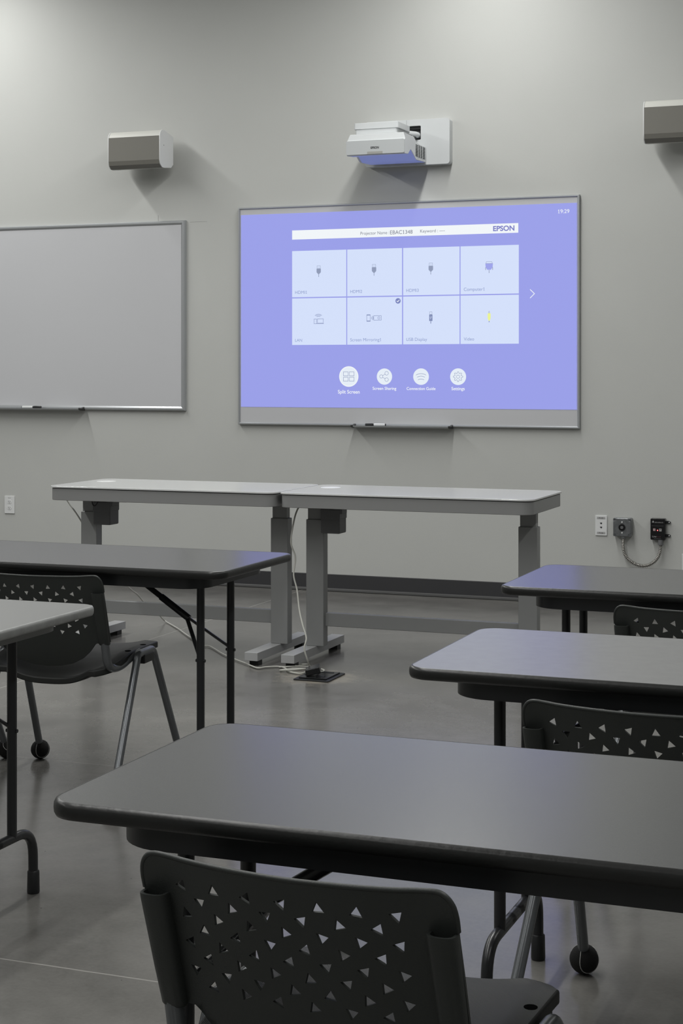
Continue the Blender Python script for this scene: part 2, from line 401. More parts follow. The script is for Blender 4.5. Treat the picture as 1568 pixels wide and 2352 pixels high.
for r, (z0, z1) in enumerate(((1.784, 2.066), (1.493, 1.777))):
    for c, (x0, x1) in enumerate(TX):
        t = card('menu_tile', R4(x0, x1, z0, z1), 's_tile', sc)
        text('caption', caps[r][c], x0+.020, SY-.0009, z0+.020, cw[r][c], 's_cap', t)
        x = IC[c]; z = (1.942, 1.652)[r]
        if r == 0 and c < 3:
            card('icon', [(x-.014, z+.013), (x-.014, z-.008), (x-.008, z-.016), (x+.008, z-.016), (x+.014, z-.008), (x+.014, z+.013)], 's_dark', t, 2)
            lines('icon', [closed([(x-.0105, z+.014), (x-.0105, z+.031), (x+.0105, z+.031), (x+.0105, z+.014)]), [(x-.004, z+.02), (x-.004, z+.024)], [(x+.004, z+.02), (x+.004, z+.024)]], .0018, 's_dark', t)
            lines('icon', [[(x-.005, z-.018), (x+.005, z-.018)], [(x, z-.016), (x, z-.037)]], .0035, 's_dark', t)
        elif r == 0:
            card('icon', [(x-.023, z+.02), (x-.021, z-.002), (x-.011, z-.017), (x+.011, z-.017), (x+.021, z-.002), (x+.023, z+.02)], 's_vga', t, 2)
            lines('icon', [closed([(x-.02, z+.02), (x-.016, z+.031), (x+.016, z+.031), (x+.02, z+.02)])], .0018, 's_dark', t)
            lines('icon', [[(x, z-.018), (x, z-.036)], [(x-.021, z-.002), (x-.021, z-.018)], [(x+.021, z-.002), (x+.021, z-.018)]], .0035, 's_dark', t)
        elif c == 0:
            arcs = [[(x-.002 + rr*math.sin(a), z+.006+rr*math.cos(a)*.75-.001) for a in [(-.9+.15*k) for k in range(13)]] for rr in (.013, .021, .029)]
            lines('icon', arcs + [closed(R4(x-.030, x-.014, z-.031, z-.002)), closed(R4(x-.008, x+.030, z-.027, z-.001)), [(x-.013, z-.031), (x+.034, z-.031)]], .0022, 's_line', t)
        elif c == 1:
            arcs = [[(x-.022 + rr*math.cos(a), z+rr*math.sin(a)) for a in [(-.8+.2*k) for k in range(9)]] for rr in (.006, .012, .018)]
            lines('icon', arcs + [closed(R4(x-.046, x-.024, z-.020, z+.020)), closed(R4(x-.002, x+.046, z-.013, z+.013)), closed(circ(x+.031, z, .007, 16))], .0022, 's_line', t)
            card('icon', R4(x-.046, x-.024, z+.016, z+.021), 's_line', t, 2); card('icon', R4(x-.046, x-.024, z-.021, z-.016), 's_line', t, 2)
        elif c == 2:
            card('icon', R4(x-.010, x+.010, z-.022, z+.016), 's_line', t, 2)
            lines('icon', [closed(R4(x-.0075, x+.0075, z+.017, z+.032))], .0018, 's_dark', t)
            lines('icon', [[(x, z-.023), (x, z-.037)]], .004, 's_line', t)
            lines('icon', [[(x, z-.015), (x, z+.011)], [(x-.005, z+.002), (x-.005, z-.004), (x, z-.009)], [(x+.005, z+.006), (x+.005, z-.001), (x, z-.006)]], .0015, 's_tile', t)
        else:
            card('icon', [(x-.009, z+.016), (x-.009, z-.008), (x-.004, z-.024), (x+.004, z-.024), (x+.009, z-.008), (x+.009, z+.016), (x+.005, z+.02), (x-.005, z+.02)], 's_yel', t, 2)
            lines('icon', [closed([(x-.003, z+.021), (x-.003, z+.028), (x, z+.032), (x+.003, z+.028), (x+.003, z+.021)])], .0016, 's_dark', t)
            lines('icon', [[(x, z-.025), (x, z-.033)]], .004, 's_line', t)
        if r == 1 and c == 1:
            card('tick_badge', circ(-3.231, 1.752, .0165, 24), 's_chk', t, 2)
            lines('icon', [[(-3.239, 1.752), (-3.233, 1.746), (-3.222, 1.758)]], .004, 's_white', t)
BT = [(-3.545, .062, 'Split Screen', .140, 1.199), (-3.317, .0485, 'Screen Sharing', .150, 1.222), (-3.087, .049, 'Connection Guide', .180, 1.222), (-2.858, .049, 'Settings', .081, 1.222)]
for i, (x, r, s, w, tz) in enumerate(BT):
    z = 1.301
    t = card('menu_button', circ(x, z, r, 40), 's_white' if i == 0 else 's_btn', sc)
    if i == 0:
        card('button_face', circ(x, z, r-.006, 40), 's_btn', t, 2)
        lines('icon', [closed(R4(x+a, x+a+.030, z+b, z+b+.024)) for a in (-.034, .004) for b in (-.028, .004)], .0022, 's_line', t)
    elif i == 1:
        lines('icon', [closed(circ(x-.020, z+.001, .010, 20)), closed(circ(x+.014, z+.020, .011, 20)), closed(circ(x+.014, z-.018, .011, 20)), [(x-.012, z+.006), (x+.006, z+.015)], [(x-.012, z-.004), (x+.006, z-.013)]], .0020, 's_line', t)
    elif i == 2:
        lines('icon', [[(x + rr*math.sin(a), z-h+rr*math.cos(a)) for a in [(-.55+.11*k) for k in range(11)]] for rr, h in ((.060, .042), (.046, .043), (.036, .050))], .0022, 's_line', t)
    else:
        g = []
        for k in range(64):
            a = 2*PI*k/64; rr = .0245 + .0045*math.tanh(3*math.cos(8*a)); g.append((x+rr*math.sin(a), z+rr*math.cos(a)))
        lines('icon', [closed(g), closed(circ(x, z, .010, 24))], .0020, 's_line', t)
    text('caption', s, x, SY-.0009, tz, w, 's_white', t, 'CENTER', bold=.012)
text('clock_text', '19:29', -2.259, SY-.0009, 2.240, .066, 's_white', sc)
lines('arrow', [[(-2.424, 1.806), (-2.398, 1.781), (-2.424, 1.756)]], .004, 's_white', sc)

# ------------------------------------------------------------------ wall projector
pj = thing('wall_projector', (-3.163, WY, 2.685), 'white short-throw projector on a wall plate above the lit board', 'projector')
ox, oy, oz = pj.location
def P(bm): bmesh.ops.translate(bm, verts=bm.verts, vec=(-ox, -oy, -oz)); return bm
def panel(x0, x1, z0, z1, y0, y1, r): return prism(bmesh.new(), rrect(x0, x1, z0, z1, r), XZ, y0, y1)
# wall plate with the dark mounting slot: four pieces round the opening, one mesh
bm = bmesh.new()
o2 = [(-3.165, 2.70), (-3.077, 2.783)]
outer = rrect(-3.427, -2.899, 2.551, 2.820, .018)
def frame_prism(bm, outer, inner, y0, y1):
    """ring prism with a rectangular hole (delaunay filled)"""
    pts = [Vector(p) for p in outer] + [Vector(p) for p in inner]; no, ni = len(outer), len(inner)
    edges = [(i, (i+1) % no) for i in range(no)] + [(no+i, no+(i+1) % ni) for i in range(ni)]
    vs, es, fs, *_ = delaunay_2d_cdt(pts, edges, [], 0, 1e-6)
    ix0, ix1 = min(p[0] for p in inner), max(p[0] for p in inner); iz0, iz1 = min(p[1] for p in inner), max(p[1] for p in inner)
    F = []
    for f in fs:
        c = sum((vs[i] for i in f), Vector((0, 0)))/len(f)
        if ix0 < c.x < ix1 and iz0 < c.y < iz1: continue
        F.append(f)
    a = [bm.verts.new((v.x, y0, v.y)) for v in vs]; b = [bm.verts.new((v.x, y1, v.y)) for v in vs]
    cnt = {}
    for f in F:
        bm.faces.new([a[i] for i in f]); bm.faces.new([b[i] for i in reversed(f)])
        for i, j in zip(f, f[1:]+f[:1]): cnt[(i, j)] = 1
    for (i, j) in cnt:
        if (j, i) not in cnt: bm.faces.new((a[j], a[i], b[i], b[j]))
    return bm
bm = frame_prism(bmesh.new(), outer, rrect(-3.162, -3.077, 2.70, 2.783, .006, 3), 9.25, WY-.0005)
plate = build('wall_plate', P(bm), 'white2', pj, bevel=.004)
build('seam', P(B(-3.1655, -3.1645, 9.2492, 9.2505, 2.783, 2.818)), 'motor', plate)
build('slot_recess', P(B(-3.165, -3.074, 9.298, 9.306, 2.697, 2.786)), 'motor', plate)
build('slot_lip', P(B(-3.162, -3.078, 9.27, 9.29, 2.765, 2.781)), 'slot', plate)
# projector body: profile with the notched lens recess under it
prof = [(8.865, 2.692), (8.858, 2.656), (8.849, 2.650), (8.849, 2.573), (8.853, 2.568), (8.912, 2.572), (8.958, 2.604), (9.060, 2.556), (9.235, 2.562), (9.237, 2.652), (9.075, 2.655), (9.05, 2.690)]
bm = prism(bmesh.new(), prof, YZ, -3.391, -3.04)
for v in bm.verts:
    if v.co.z > 2.66: v.co.x += .014 if v.co.x < -3.2 else -.012
body = build('body', P(bm), 'white2', pj, bevel=.006, seg=3)
build('front_panel', P(panel(-3.393, -3.040, 2.572, 2.653, 8.843, 8.85, .008)), 'front', pj, bevel=.0015)
lens = build('underside_glow_plate', P(prism(bmesh.new(), [(8.875, 2.5705), (8.912, 2.5712), (8.958, 2.6032), (9.060, 2.5552), (9.215, 2.5607), (9.215, 2.5595), (9.060, 2.5538), (8.958, 2.6015), (8.912, 2.5697), (8.875, 2.569)], YZ, -3.375, -3.0415)), 'under_glow', body)  # added glowing skin under the body, in place of light bounced off the screen
build('remote_sensor', P(B(-3.263, -3.170, 8.8415, 8.845, 2.573, 2.587)), 'motor', pj).data.materials[0] = mat('sensor_window', (.33, .33, .31), .3)
text('logo_text', 'EPSON', -3.242-ox, 8.842-oy, 2.603-oz, .050, 'print', pj, height=.0125, bold=.03)
for k in range(9):
    z0 = 2.578 + k*.0088
    build('vent_slot', P(B(-3.0405, -3.0385, 9.045, 9.215, z0, z0+.0046)) if k < 8 else P(B(-3.052, -3.05, 9.03, 9.06, z0, z0+.004)), 'slot', body)
for k in range(5):
    build('vent_slot', P(B(-3.0535, -3.051, 9.045, 9.09, 2.660+k*.008-.002, 2.664+k*.008-.002)), 'slot', body)
for k in range(3):
    build('vent_bar', P(B(-3.0408, -3.0375, 9.085+k*.04, 9.091+k*.04, 2.576, 2.65)), 'white2', body)
# mounting arm and top box
build('mount_box', P(prism(bmesh.new(), rrect(-3.386, -3.115, 8.95, 9.17, .012), XY, 2.733, 2.770)), 'white2', pj, bevel=.003)
build('mount_base', P(prism(bmesh.new(), rrect(-3.378, -3.125, 8.955, 9.15, .01), XY, 2.705, 2.7335)), 'white2', pj, bevel=.002)
build('hinge', P(B(-3.36, -3.08, 8.98, 9.10, 2.688, 2.706)), 'motor', pj)
build('adjuster', P(B(-3.30, -3.24, 9.02, 9.08, 2.770, 2.779)), 'white2', pj, bevel=.002)
build('arm', P(Tb([(-3.20, 9.06, 2.728), (-3.10, 9.22, 2.728), (-3.095, 9.30, 2.728)], .017, 20)), 'white2', pj, smooth=50)
build('arm_collar', P(Tb([(-3.10, 9.255, 2.728), (-3.10, 9.275, 2.728)], .024, 20)), 'slot', pj, smooth=50)

# ------------------------------------------------------------------ wall speakers
def speaker(x0, x1, label):
    t = thing('wall_speaker', ((x0+x1)/2, WY, 2.70), label, 'speaker', 'slab wall speakers')
    w = (x1-x0)/2; yf = 9.065-WY; yb = 9.245-WY
    prof = [(yb, 2.795), (yf+.055, 2.824), (yf+.035, 2.823), (yf+.02, 2.816), (yf+.006, 2.800), (yf, 2.783), (yf, 2.636), (yf+.008, 2.612), (yf+.032, 2.594), (yf+.06, 2.592), (yb-.03, 2.602), (yb, 2.625)]
    pf = [(y, z-2.70) for y, z in prof]
    build('cabinet', prism(bmesh.new(), pf, YZ, -w+.006, w-.006), 'speaker', t, smooth=25)
    for s in (-1, 1):
        build('end_cap', prism(bmesh.new(), [(y + (.0 if y > -.1 else -.002), z*1.012) for y, z in pf], YZ, s*w-(.006 if s > 0 else 0), s*w+(0 if s > 0 else .006)), 'white', t, bevel=.0015)
    g = [(yf-.003, .084), (yf-.003, -.0625), (yf+.005, -.088), (yf+.031, -.1085), (yf+.05, -.1090), (yf+.05, -.1), (yf+.034, -.1), (yf+.012, -.084), (yf+.004, -.06), (yf+.004, .08)]
    build('grille', prism(bmesh.new(), g, YZ, -w+.006, w-.006), 'grille', t)
    bm = Tb([(0, yb-.02, -.02), (0, yb+.03, -.02), (0, -.0, -.02)], .02, 14); box(bm, -.05, .05, -.008, -.0005, -.07, .03)
    build('bracket', bm, 'white', t)
    build('screw', Tb([(w-.001, yf+.05, .03), (w+.001, yf+.05, .03)], .003, 8), 'print', t)
speaker(-5.066, -4.703, 'white wall speaker with grey grille at the left, above the blank whiteboard')
speaker(-1.728, -1.365, 'white wall speaker with grey grille cut off by the right edge, above the black box')

# ------------------------------------------------------------------ sockets and boxes on the wall
def plate_thing(name, x0, x1, z0, z1, label, cat):
    t = thing(name, ((x0+x1)/2, WY, (z0+z1)/2), label, cat)
    build('cover_plate', prism(bmesh.new(), rrect(-(x1-x0)/2, (x1-x0)/2, -(z1-z0)/2, (z1-z0)/2, .003), XZ, -.007, -.0003), 'white', t, bevel=.002)
    return t
t = plate_thing('power_outlet', -5.969, -5.893, .400, .515, 'white double power socket low on the wall at the left edge', 'power outlet')
for s in (-1, 1):
    o = build('socket', prism(bmesh.new(), circ(0, s*.0195, .0165, 20, .0138), XZ, -.0085, -.006), 'white', t)
    build('socket_slot', B(-.0065, -.0045, -.0092, -.0084, s*.0195-.002, s*.0195+.006), 'print', o)
    build('socket_slot', B(.0045, .0065, -.0092, -.0084, s*.0195-.001, s*.0195+.005), 'print', o)
    build('socket_slot', prism(bmesh.new(), circ(0, s*.0195-.0072, .0024, 10), XZ, -.0092, -.0084), 'print', o)
text('label_text', 'P1-2', -.008, -.0074, .041, .016, 'print', t)
t = plate_thing('data_outlet', -2.047, -1.979, .397, .512, 'white two-port data plate left of the steel box', 'data outlet')
for s in (-1, 1):
    build('port', prism(bmesh.new(), [(-.006, s*.0115+.005), (.006, s*.0115+.005), (.006, s*.0115), (.003, s*.0115-.004), (-.001, s*.0115-.004), (-.006, s*.0115+.001)], XZ, -.0078, -.0068), 'print', t)
    f = build('label_frame', prism(bmesh.new(), rrect(-.024, .024, s*.0425-.006, s*.0425+.006, .001, 2), XZ, -.0076, -.0068), 'sq2', t)
    text('label_text', 'P1-05' if s > 0 else 'P1-06', -.012, -.0079, s*.0425-.0035, .024, 'print', t)
t = plate_thing('wall_plate', -1.556, -1.486, .197, .311, 'white wall plate just entering at the right edge, low on the wall', 'wall plate')
build('screw', prism(bmesh.new(), circ(0, .0, .003, 10), XZ, -.0078, -.0066), 'alu', t)

jb = thing('junction_box', (-1.884, WY, .452), 'square steel junction box with a round black socket', 'junction box')
build('box_body', prism(bmesh.new(), rrect(-.052, .052, -.052, .052, .008), XZ, -.045, -.0003), 'galv', jb, bevel=.002)
oct_ = [(-.034, -.050), (.034, -.050), (.037, -.038), (.050, -.034), (.050, .034), (.037, .038), (.034, .050), (-.034, .050), (-.037, .038), (-.050, .034), (-.050, -.034), (-.037, -.038)]
build('cover', prism(bmesh.new(), oct_, XZ, -.052, -.045), 'galv', jb, bevel=.002)
sk = build('socket', prism(bmesh.new(), circ(0, .0, .0195, 28), XZ, -.056, -.051), 'black2', jb, bevel=.001)
build('socket_core', prism(bmesh.new(), circ(0, .0, .0085, 20), XZ, -.058, -.055), 'motor', sk)
for z in (-.030, .030): build('screw', prism(bmesh.new(), circ(0, z, .0042, 12), XZ, -.0545, -.051), 'white', jb)
for x in (-.044, .044):
    for z in (-.044, .044):
        e = build('screw', prism(bmesh.new(), circ(x, z, .0075, 12), XZ, -.051, -.044), 'galv', jb)
        build('screw_slot', prism(bmesh.new(), circ(x, z, .003, 8), XZ, -.052, -.0505), 'print', e)
cb = thing('control_box', (-1.685, WY, .447), 'small black control box with a red light, held by side brackets', 'control box')
build('case', prism(bmesh.new(), rrect(-.041, .041, -.060, .060, .006), XZ, -.040, -.0003), 'black2', cb, bevel=.002)
text('maker_text', 'DIGITAL SPECIAL CO.', -.017, -.0406, .036, .048, 'printw', cb, height=.0055)
lines_ = bmesh.new()
prism(lines_, [(-.029, .036), (-.0265, .0385), (-.024, .036), (-.0225, .0385), (-.020, .041), (-.0225, .0425), (-.0265, .050), (-.028, .0425), (-.034, .040), (-.0275, .0385)], XZ, -.0408, -.040)
build('maker_mark', lines_, 'printw', cb)
build('divider_line', B(-.034, .032, -.0405, -.0398, .0185, .0195), 'motor', cb)
build('button', B(-.026, -.012, -.042, -.0398, -.010, .004), 'sq', cb, bevel=.001)
build('button', B(.008, .022, -.042, -.0398, -.011, .004), 'sq2', cb, bevel=.001)
build('button_mark', B(.011, .019, -.0425, -.0415, -.003, .001), 'print', cb)
build('indicator_light', sphere(bmesh.new(), (-.001, -.0405, -.006), .0032, 12, 8), 'led', cb)
text('name_text', 'Line', -.030, -.0406, -.045, .022, 'printw', cb, height=.009)
text('name_text', 'Guard', -.006, -.0406, -.044, .022, 'printd', cb, height=.006)
build('fine_print', B(-.022, .018, -.0405, -.0398, -.0535, -.052), 'motor', cb)
for z in (.038, -.037):
    bk = build('bracket', prism(bmesh.new(), [(.038, z-.007), (.060, z-.007), (.066, z-.003), (.066, z+.003), (.058, z+.008), (.038, z+.008)], XZ, -.012, -.0005), 'steel', cb, bevel=.001)
    build('screw', prism(bmesh.new(), circ(.059, z+.001, .0035, 10), XZ, -.014, -.0115), 'white', bk)
hp = smooth_path([(-1.879, 9.275, .399), (-1.881, 9.275, .345), (-1.872, 9.275, .300), (-1.842, 9.275, .263), (-1.800, 9.275, .242), (-1.755, 9.275, .239), (-1.712, 9.275, .259), (-1.682, 9.275, .295), (-1.670, 9.275, .345), (-1.670, 9.275, .385)], 30)
L = 0; rs = []
for i, p in enumerate(hp):
    if i: L += (p-hp[i-1]).length
    rs.append(.0088 + .0022*max(-1, min(1, 1.6*math.sin(L*2*PI/.0092))))
hs = thing('flexible_conduit', (-1.775, 9.275, .24), 'U-shaped ribbed metal conduit hanging between steel box and black box', 'conduit')
bm = Tb(hp, rs, 14); bmesh.ops.translate(bm, verts=bm.verts, vec=(1.775, -9.275, -.24))
build('ribbed_hose', bm, 'hose', hs, smooth=80)
build('end_fitting', Tb([(.105, 0, .119), (.105, 0, .148)], [.016, .013], 14), 'motor', hs, smooth=40)
build('end_fitting', Tb([(-.104, 0, .148), (-.104, 0, .165)], [.0125, .0125], 14), 'galv', hs, smooth=40)

# ------------------------------------------------------------------ sit-stand desks
def make_desk(x0, label):
    W = 1.180; D = .575
    t = thing('standing_desk', (x0, 6.815, 0), label, 'standing desk', 'glass-topped sit-stand desks at the front')
    build('glass_top', prism(bmesh.new(), rrect(0, W, 0, D, .055, 8), XY, .7815, .7895), 'glass', t, bevel=.0015)
    build('apron', prism(bmesh.new(), rrect(.006, W-.006, .006, D-.006, .052, 8), XY, .722, .7785), 'desktrim', t, bevel=.002, seg=1)
    build('gap_strip', prism(bmesh.new(), rrect(.014, W-.014, .014, D-.014, .048, 8), XY, .778, .782), 'slot', t)
    build('touch_panel', prism(bmesh.new(), circ(.112, D*.66, .047, 32), XY, .7895, .7902), 'white', t)
    for cx0, cx1, fx0, fx1 in ((.034, .120, .021, .087), (1.049, 1.104, .998, 1.064)):
        if cx0 > .5: cx0, cx1, fx0, fx1 = 1.047, 1.133, 1.065, 1.131
        else: cx0, cx1, fx0, fx1 = .034, .121, .021, .088
        yc = 7.08-6.815
        leg = build('leg_column', B(cx0, cx1, yc, yc+.055, .062, .648), 'deskgrey', t, bevel=.003)
        build('inner_column', B(cx0+.006, cx1-.008, yc+.007, yc+.048, .64, .723), 'deskgrey', leg, bevel=.002)
        ft = build('foot', B(cx0-.013, cx1-.035 if cx0 < .5 else cx1-.035, .0, .625, .024, .062), 'deskfoot', t, bevel=.002)
        for yy in (.03, .555): build('foot_pad', B(cx0-.002, cx1-.045, yy, yy+.045, 0, .0245), 'black', ft)
    build('crossbar', B(.120, 1.048, 7.105-6.815, 7.135-6.815, .153, .215), 'deskgrey', t, bevel=.003)
    mt = build('motor_box', B(.118, .212, .235, .325, .588, .698), 'motor', t, bevel=.006)
    build('motor_lid', B(.117, .2135, .2335, .3265, .655, .70), 'motor', mt, bevel=.003)
    build('motor_bracket', B(.19, .224, .235, .30, .68, .722), 'motor', t, bevel=.002)
    return t
d1 = make_desk(-2.949, 'glass-topped grey sit-stand desk nearer the right, below the projection board')
d2 = make_desk(-4.141, 'glass-topped grey sit-stand desk at the left, partly behind the folding table')
build('cable_loop', Tb(smooth_path([(.13, .2, .722), (.137, .2, .69), (.15, .2, .684), (.163, .2, .70), (.172, .2, .722)]), .0028, 8), 'black', d2, smooth=60)
build('plug_block', B(.23, .30, .24, .29, .70, .722), 'black', d2, bevel=.006)

def cord(desk, pts, r, n=6):
    P0 = Vector(pts[0])
    bm = Tb([p-P0 for p in smooth_path(pts, n)], r, 8)
    return build('power_cord', bm, 'cord', desk, smooth=60, loc=P0-desk.location)
cord(d2, [(-4.221, 7.12, .722), (-4.221, 7.15, .687), (-4.185, 7.2, .602), (-4.161, 7.3, .47), (-4.085, 7.50, .240), (-4.062, 7.58, .178), (-4.053, 7.66, .114), (-4.034, 7.74, .066), (-4.033, 7.80, .026), (-4.015, 7.815, .006), (-3.856, 7.635, .006), (-3.737, 7.485, .006), (-3.522, 7.229, .006),
      (-3.462, 7.198, .006), (-3.308, 7.022, .006), (-3.187, 6.907, .006), (-3.11, 6.84, .006), (-3.019, 6.757, .006), (-2.988, 6.793, .006), (-2.941, 6.822, .006), (-2.897, 6.793, .006), (-2.846, 6.722, .006), (-2.781, 6.691, .008), (-2.737, 6.665, .025)], .0038)
cord(d1, [(-2.905, 7.0, .722), (-2.924, 7.0, .700), (-2.933, 6.98, .651), (-2.936, 6.95, .554), (-2.914, 6.95, .485), (-2.91, 6.92, .409), (-2.885, 6.9, .344), (-2.853, 6.85, .264), (-2.816, 6.8, .204), (-2.786, 6.77, .152), (-2.787, 6.75, .107), (-2.774, 6.76, .05), (-2.79, 6.82, .012),
      (-2.842, 6.92, .006), (-2.90, 6.87, .006), (-2.935, 6.813, .006), (-2.85, 6.835, .011), (-2.791, 6.869, .006), (-2.745, 6.83, .006), (-2.80, 6.79, .011), (-2.865, 6.80, .006), (-2.90, 6.74, .006), (-2.83, 6.72, .016), (-2.76, 6.79, .016), (-2.715, 6.80, .01), (-2.70, 6.74, .012), (-2.717, 6.69, .03)], .0038)

# ------------------------------------------------------------------ floor box
fb = thing('floor_outlet_box', (-2.687, 6.68, 0), 'square black floor power box in a pale worn patch', 'floor outlet')
build('flange', prism(bmesh.new(), rrect(-.082, .082, -.105, .105, .008), XY, .0003, .006), 'black', fb, bevel=.002)
build('lid', prism(bmesh.new(), rrect(-.064, .064, -.085, .085, .004), XY, .006, .012), 'black2', fb, bevel=.002)
build('lid_recess', B(-.03, .045, .05, .062, .012, .0135), 'slot', fb)
build('latch', B(.005, .04, -.05, -.03, .012, .0135), 'slot', fb)
pa = thing('power_adapter', (-2.705, 6.66, .0125), 'small black plug adapter tilted on the floor box', 'adapter')
bm = B(-.032, .032, -.045, .045, 0, .026); bmesh.ops.rotate(bm, verts=bm.verts, matrix=Matrix.Rotation(math.radians(-14), 3, 'Y'), cent=(0, 0, 0))
for v in bm.verts: v.co.z += .009
o = build('adapter_case', bm, 'black2', pa, bevel=.003); pa.rotation_euler = (0, 0, math.radians(20))

# ------------------------------------------------------------------ folding tables
def leg_end(t, x, D, m, inward):
    c = D/2; r = .0125
    for s in (-1, 1):
        lg = build('leg', Tb([(x, c+s*.11, .165), (x, c+s*.11, .70)], r, 14), m, t, smooth=50)
        build('rivet', Tb([(x-.016, c+s*.11, .436), (x+.016, c+s*.11, .436)], .005, 8), m, lg, smooth=50)
        ft = build('foot', Tb(fillet([(x, c+s*.02, .165), (x, c+s*.2075, .165), (x, c+s*.2105, .01)], .07, 8), r, 14), m, t, smooth=50)
        build('rubber_tip', Tb([(x, c+s*.2105, 0), (x, c+s*.2105, .004), (x, c+s*.2105, .055), (x, c+s*.2105, .058)], [.0155, .0165, .0155, .0135], 16), 'black', ft, smooth=50)
    build('crossbar', Tb([(x, c-.05, .165), (x, c+.05, .165)], r, 14), m, t, smooth=50)
    # folding brace: arm from the underside to a knuckle, then two links to the legs
    k = Vector((x+inward*.104, c, .553)); a = Vector((x+inward*.330, c, .700))
    br = build('brace', Tb([a, k], .009, 10), m, t, smooth=50)
    build('brace_sleeve', Tb([k+(a-k)*.40, k-(a-k)*.04], .0115, 10), m, br, smooth=50)
    for s in (-1, 1):
        q = Vector((x+inward*.004, c+s*.108, .445))
        build('brace_link', Tb([k, q], .0065, 8, flat=.6), m, br, smooth=50)
def table(name_loc, L, label, light=False, top=None, inset=.155, group='folding tables in rows'):
    D = .568
    t = thing('folding_table', name_loc, label, 'table', group)
    lm, em, am = ('lam2', 'edge2', 'apron2') if light else ('lam', 'edge', 'steel')
    lm = top or lm; h1 = .737; h0 = .7125
    build('table_top', prism(bmesh.new(), rrect(.006, L-.006, .006, D-.006, .046, 8), XY, h0+.002, h1), lm, t)
    # bullnose edge band swept round the top
    prof = [(.007, h1+.0002), (.0025, h1-.0012), (0, h1-.006), (-.0006, (h0+h1)/2), (0, h0+.006), (.0025, h0+.0012), (.007, h0), (.007, h0+.002)]
    bm = bmesh.new(); rings = []
    base = rrect(0, L, 0, D, .05, 10)
    for p, z in prof:
        rr = rrect(p, L-p, p, D-p, .05-p, 10); rings.append([bm.verts.new((x, y, z)) for x, y in rr])
    n = len(base)
    for a, b in zip(rings, rings[1:]):
        for i in range(n): bm.faces.new((a[i], a[(i+1) % n], b[(i+1) % n], b[i]))
    build('edge_band', bm, em, t, smooth=60)
    # steel apron (hollow ring) below
    O = rrect(.085, L-.085, .03, D-.03, .085, 10); I = rrect(.089, L-.089, .034, D-.034, .081, 10)
    bm = bmesh.new(); n = len(O)
    v = [[bm.verts.new((x, y, z)) for x, y in P_] for P_, z in ((O, h0), (O, .6765), (I, .6765), (I, h0))]
    for a, b in zip(v, v[1:]):
        for i in range(n): bm.faces.new((a[i], a[(i+1) % n], b[(i+1) % n], b[i]))
    build('apron', bm, am, t, smooth=40)
    for xx in (.485, L-.485): build('cross_channel', B(xx-.014, xx+.014, .036, D-.036, .688, h0), 'steel', t)
    leg_end(t, inset, D, 'steel', 1); leg_end(t, L-.155, D, 'steel', -1)
    return t
table((-1.225, 2.0, 0), 1.83, 'nearest grey folding table, black edge, across the bottom of the view', inset=.14)
table((-1.092, 3.167, 0), 1.83, 'second grey folding table from the front of the view, right of centre', top='lam3')
table((-1.257, 4.452, 0), 1.83, 'farthest right grey folding table, below the junction box')
table((-2.105-1.83, 4.455, 0), 1.83, 'grey folding table on the left with black legs, before the standing desks')
table((-2.108-1.83, 3.167, 0), 1.83, 'light grey folding table with pale edge, cut off by the left edge', light=True)

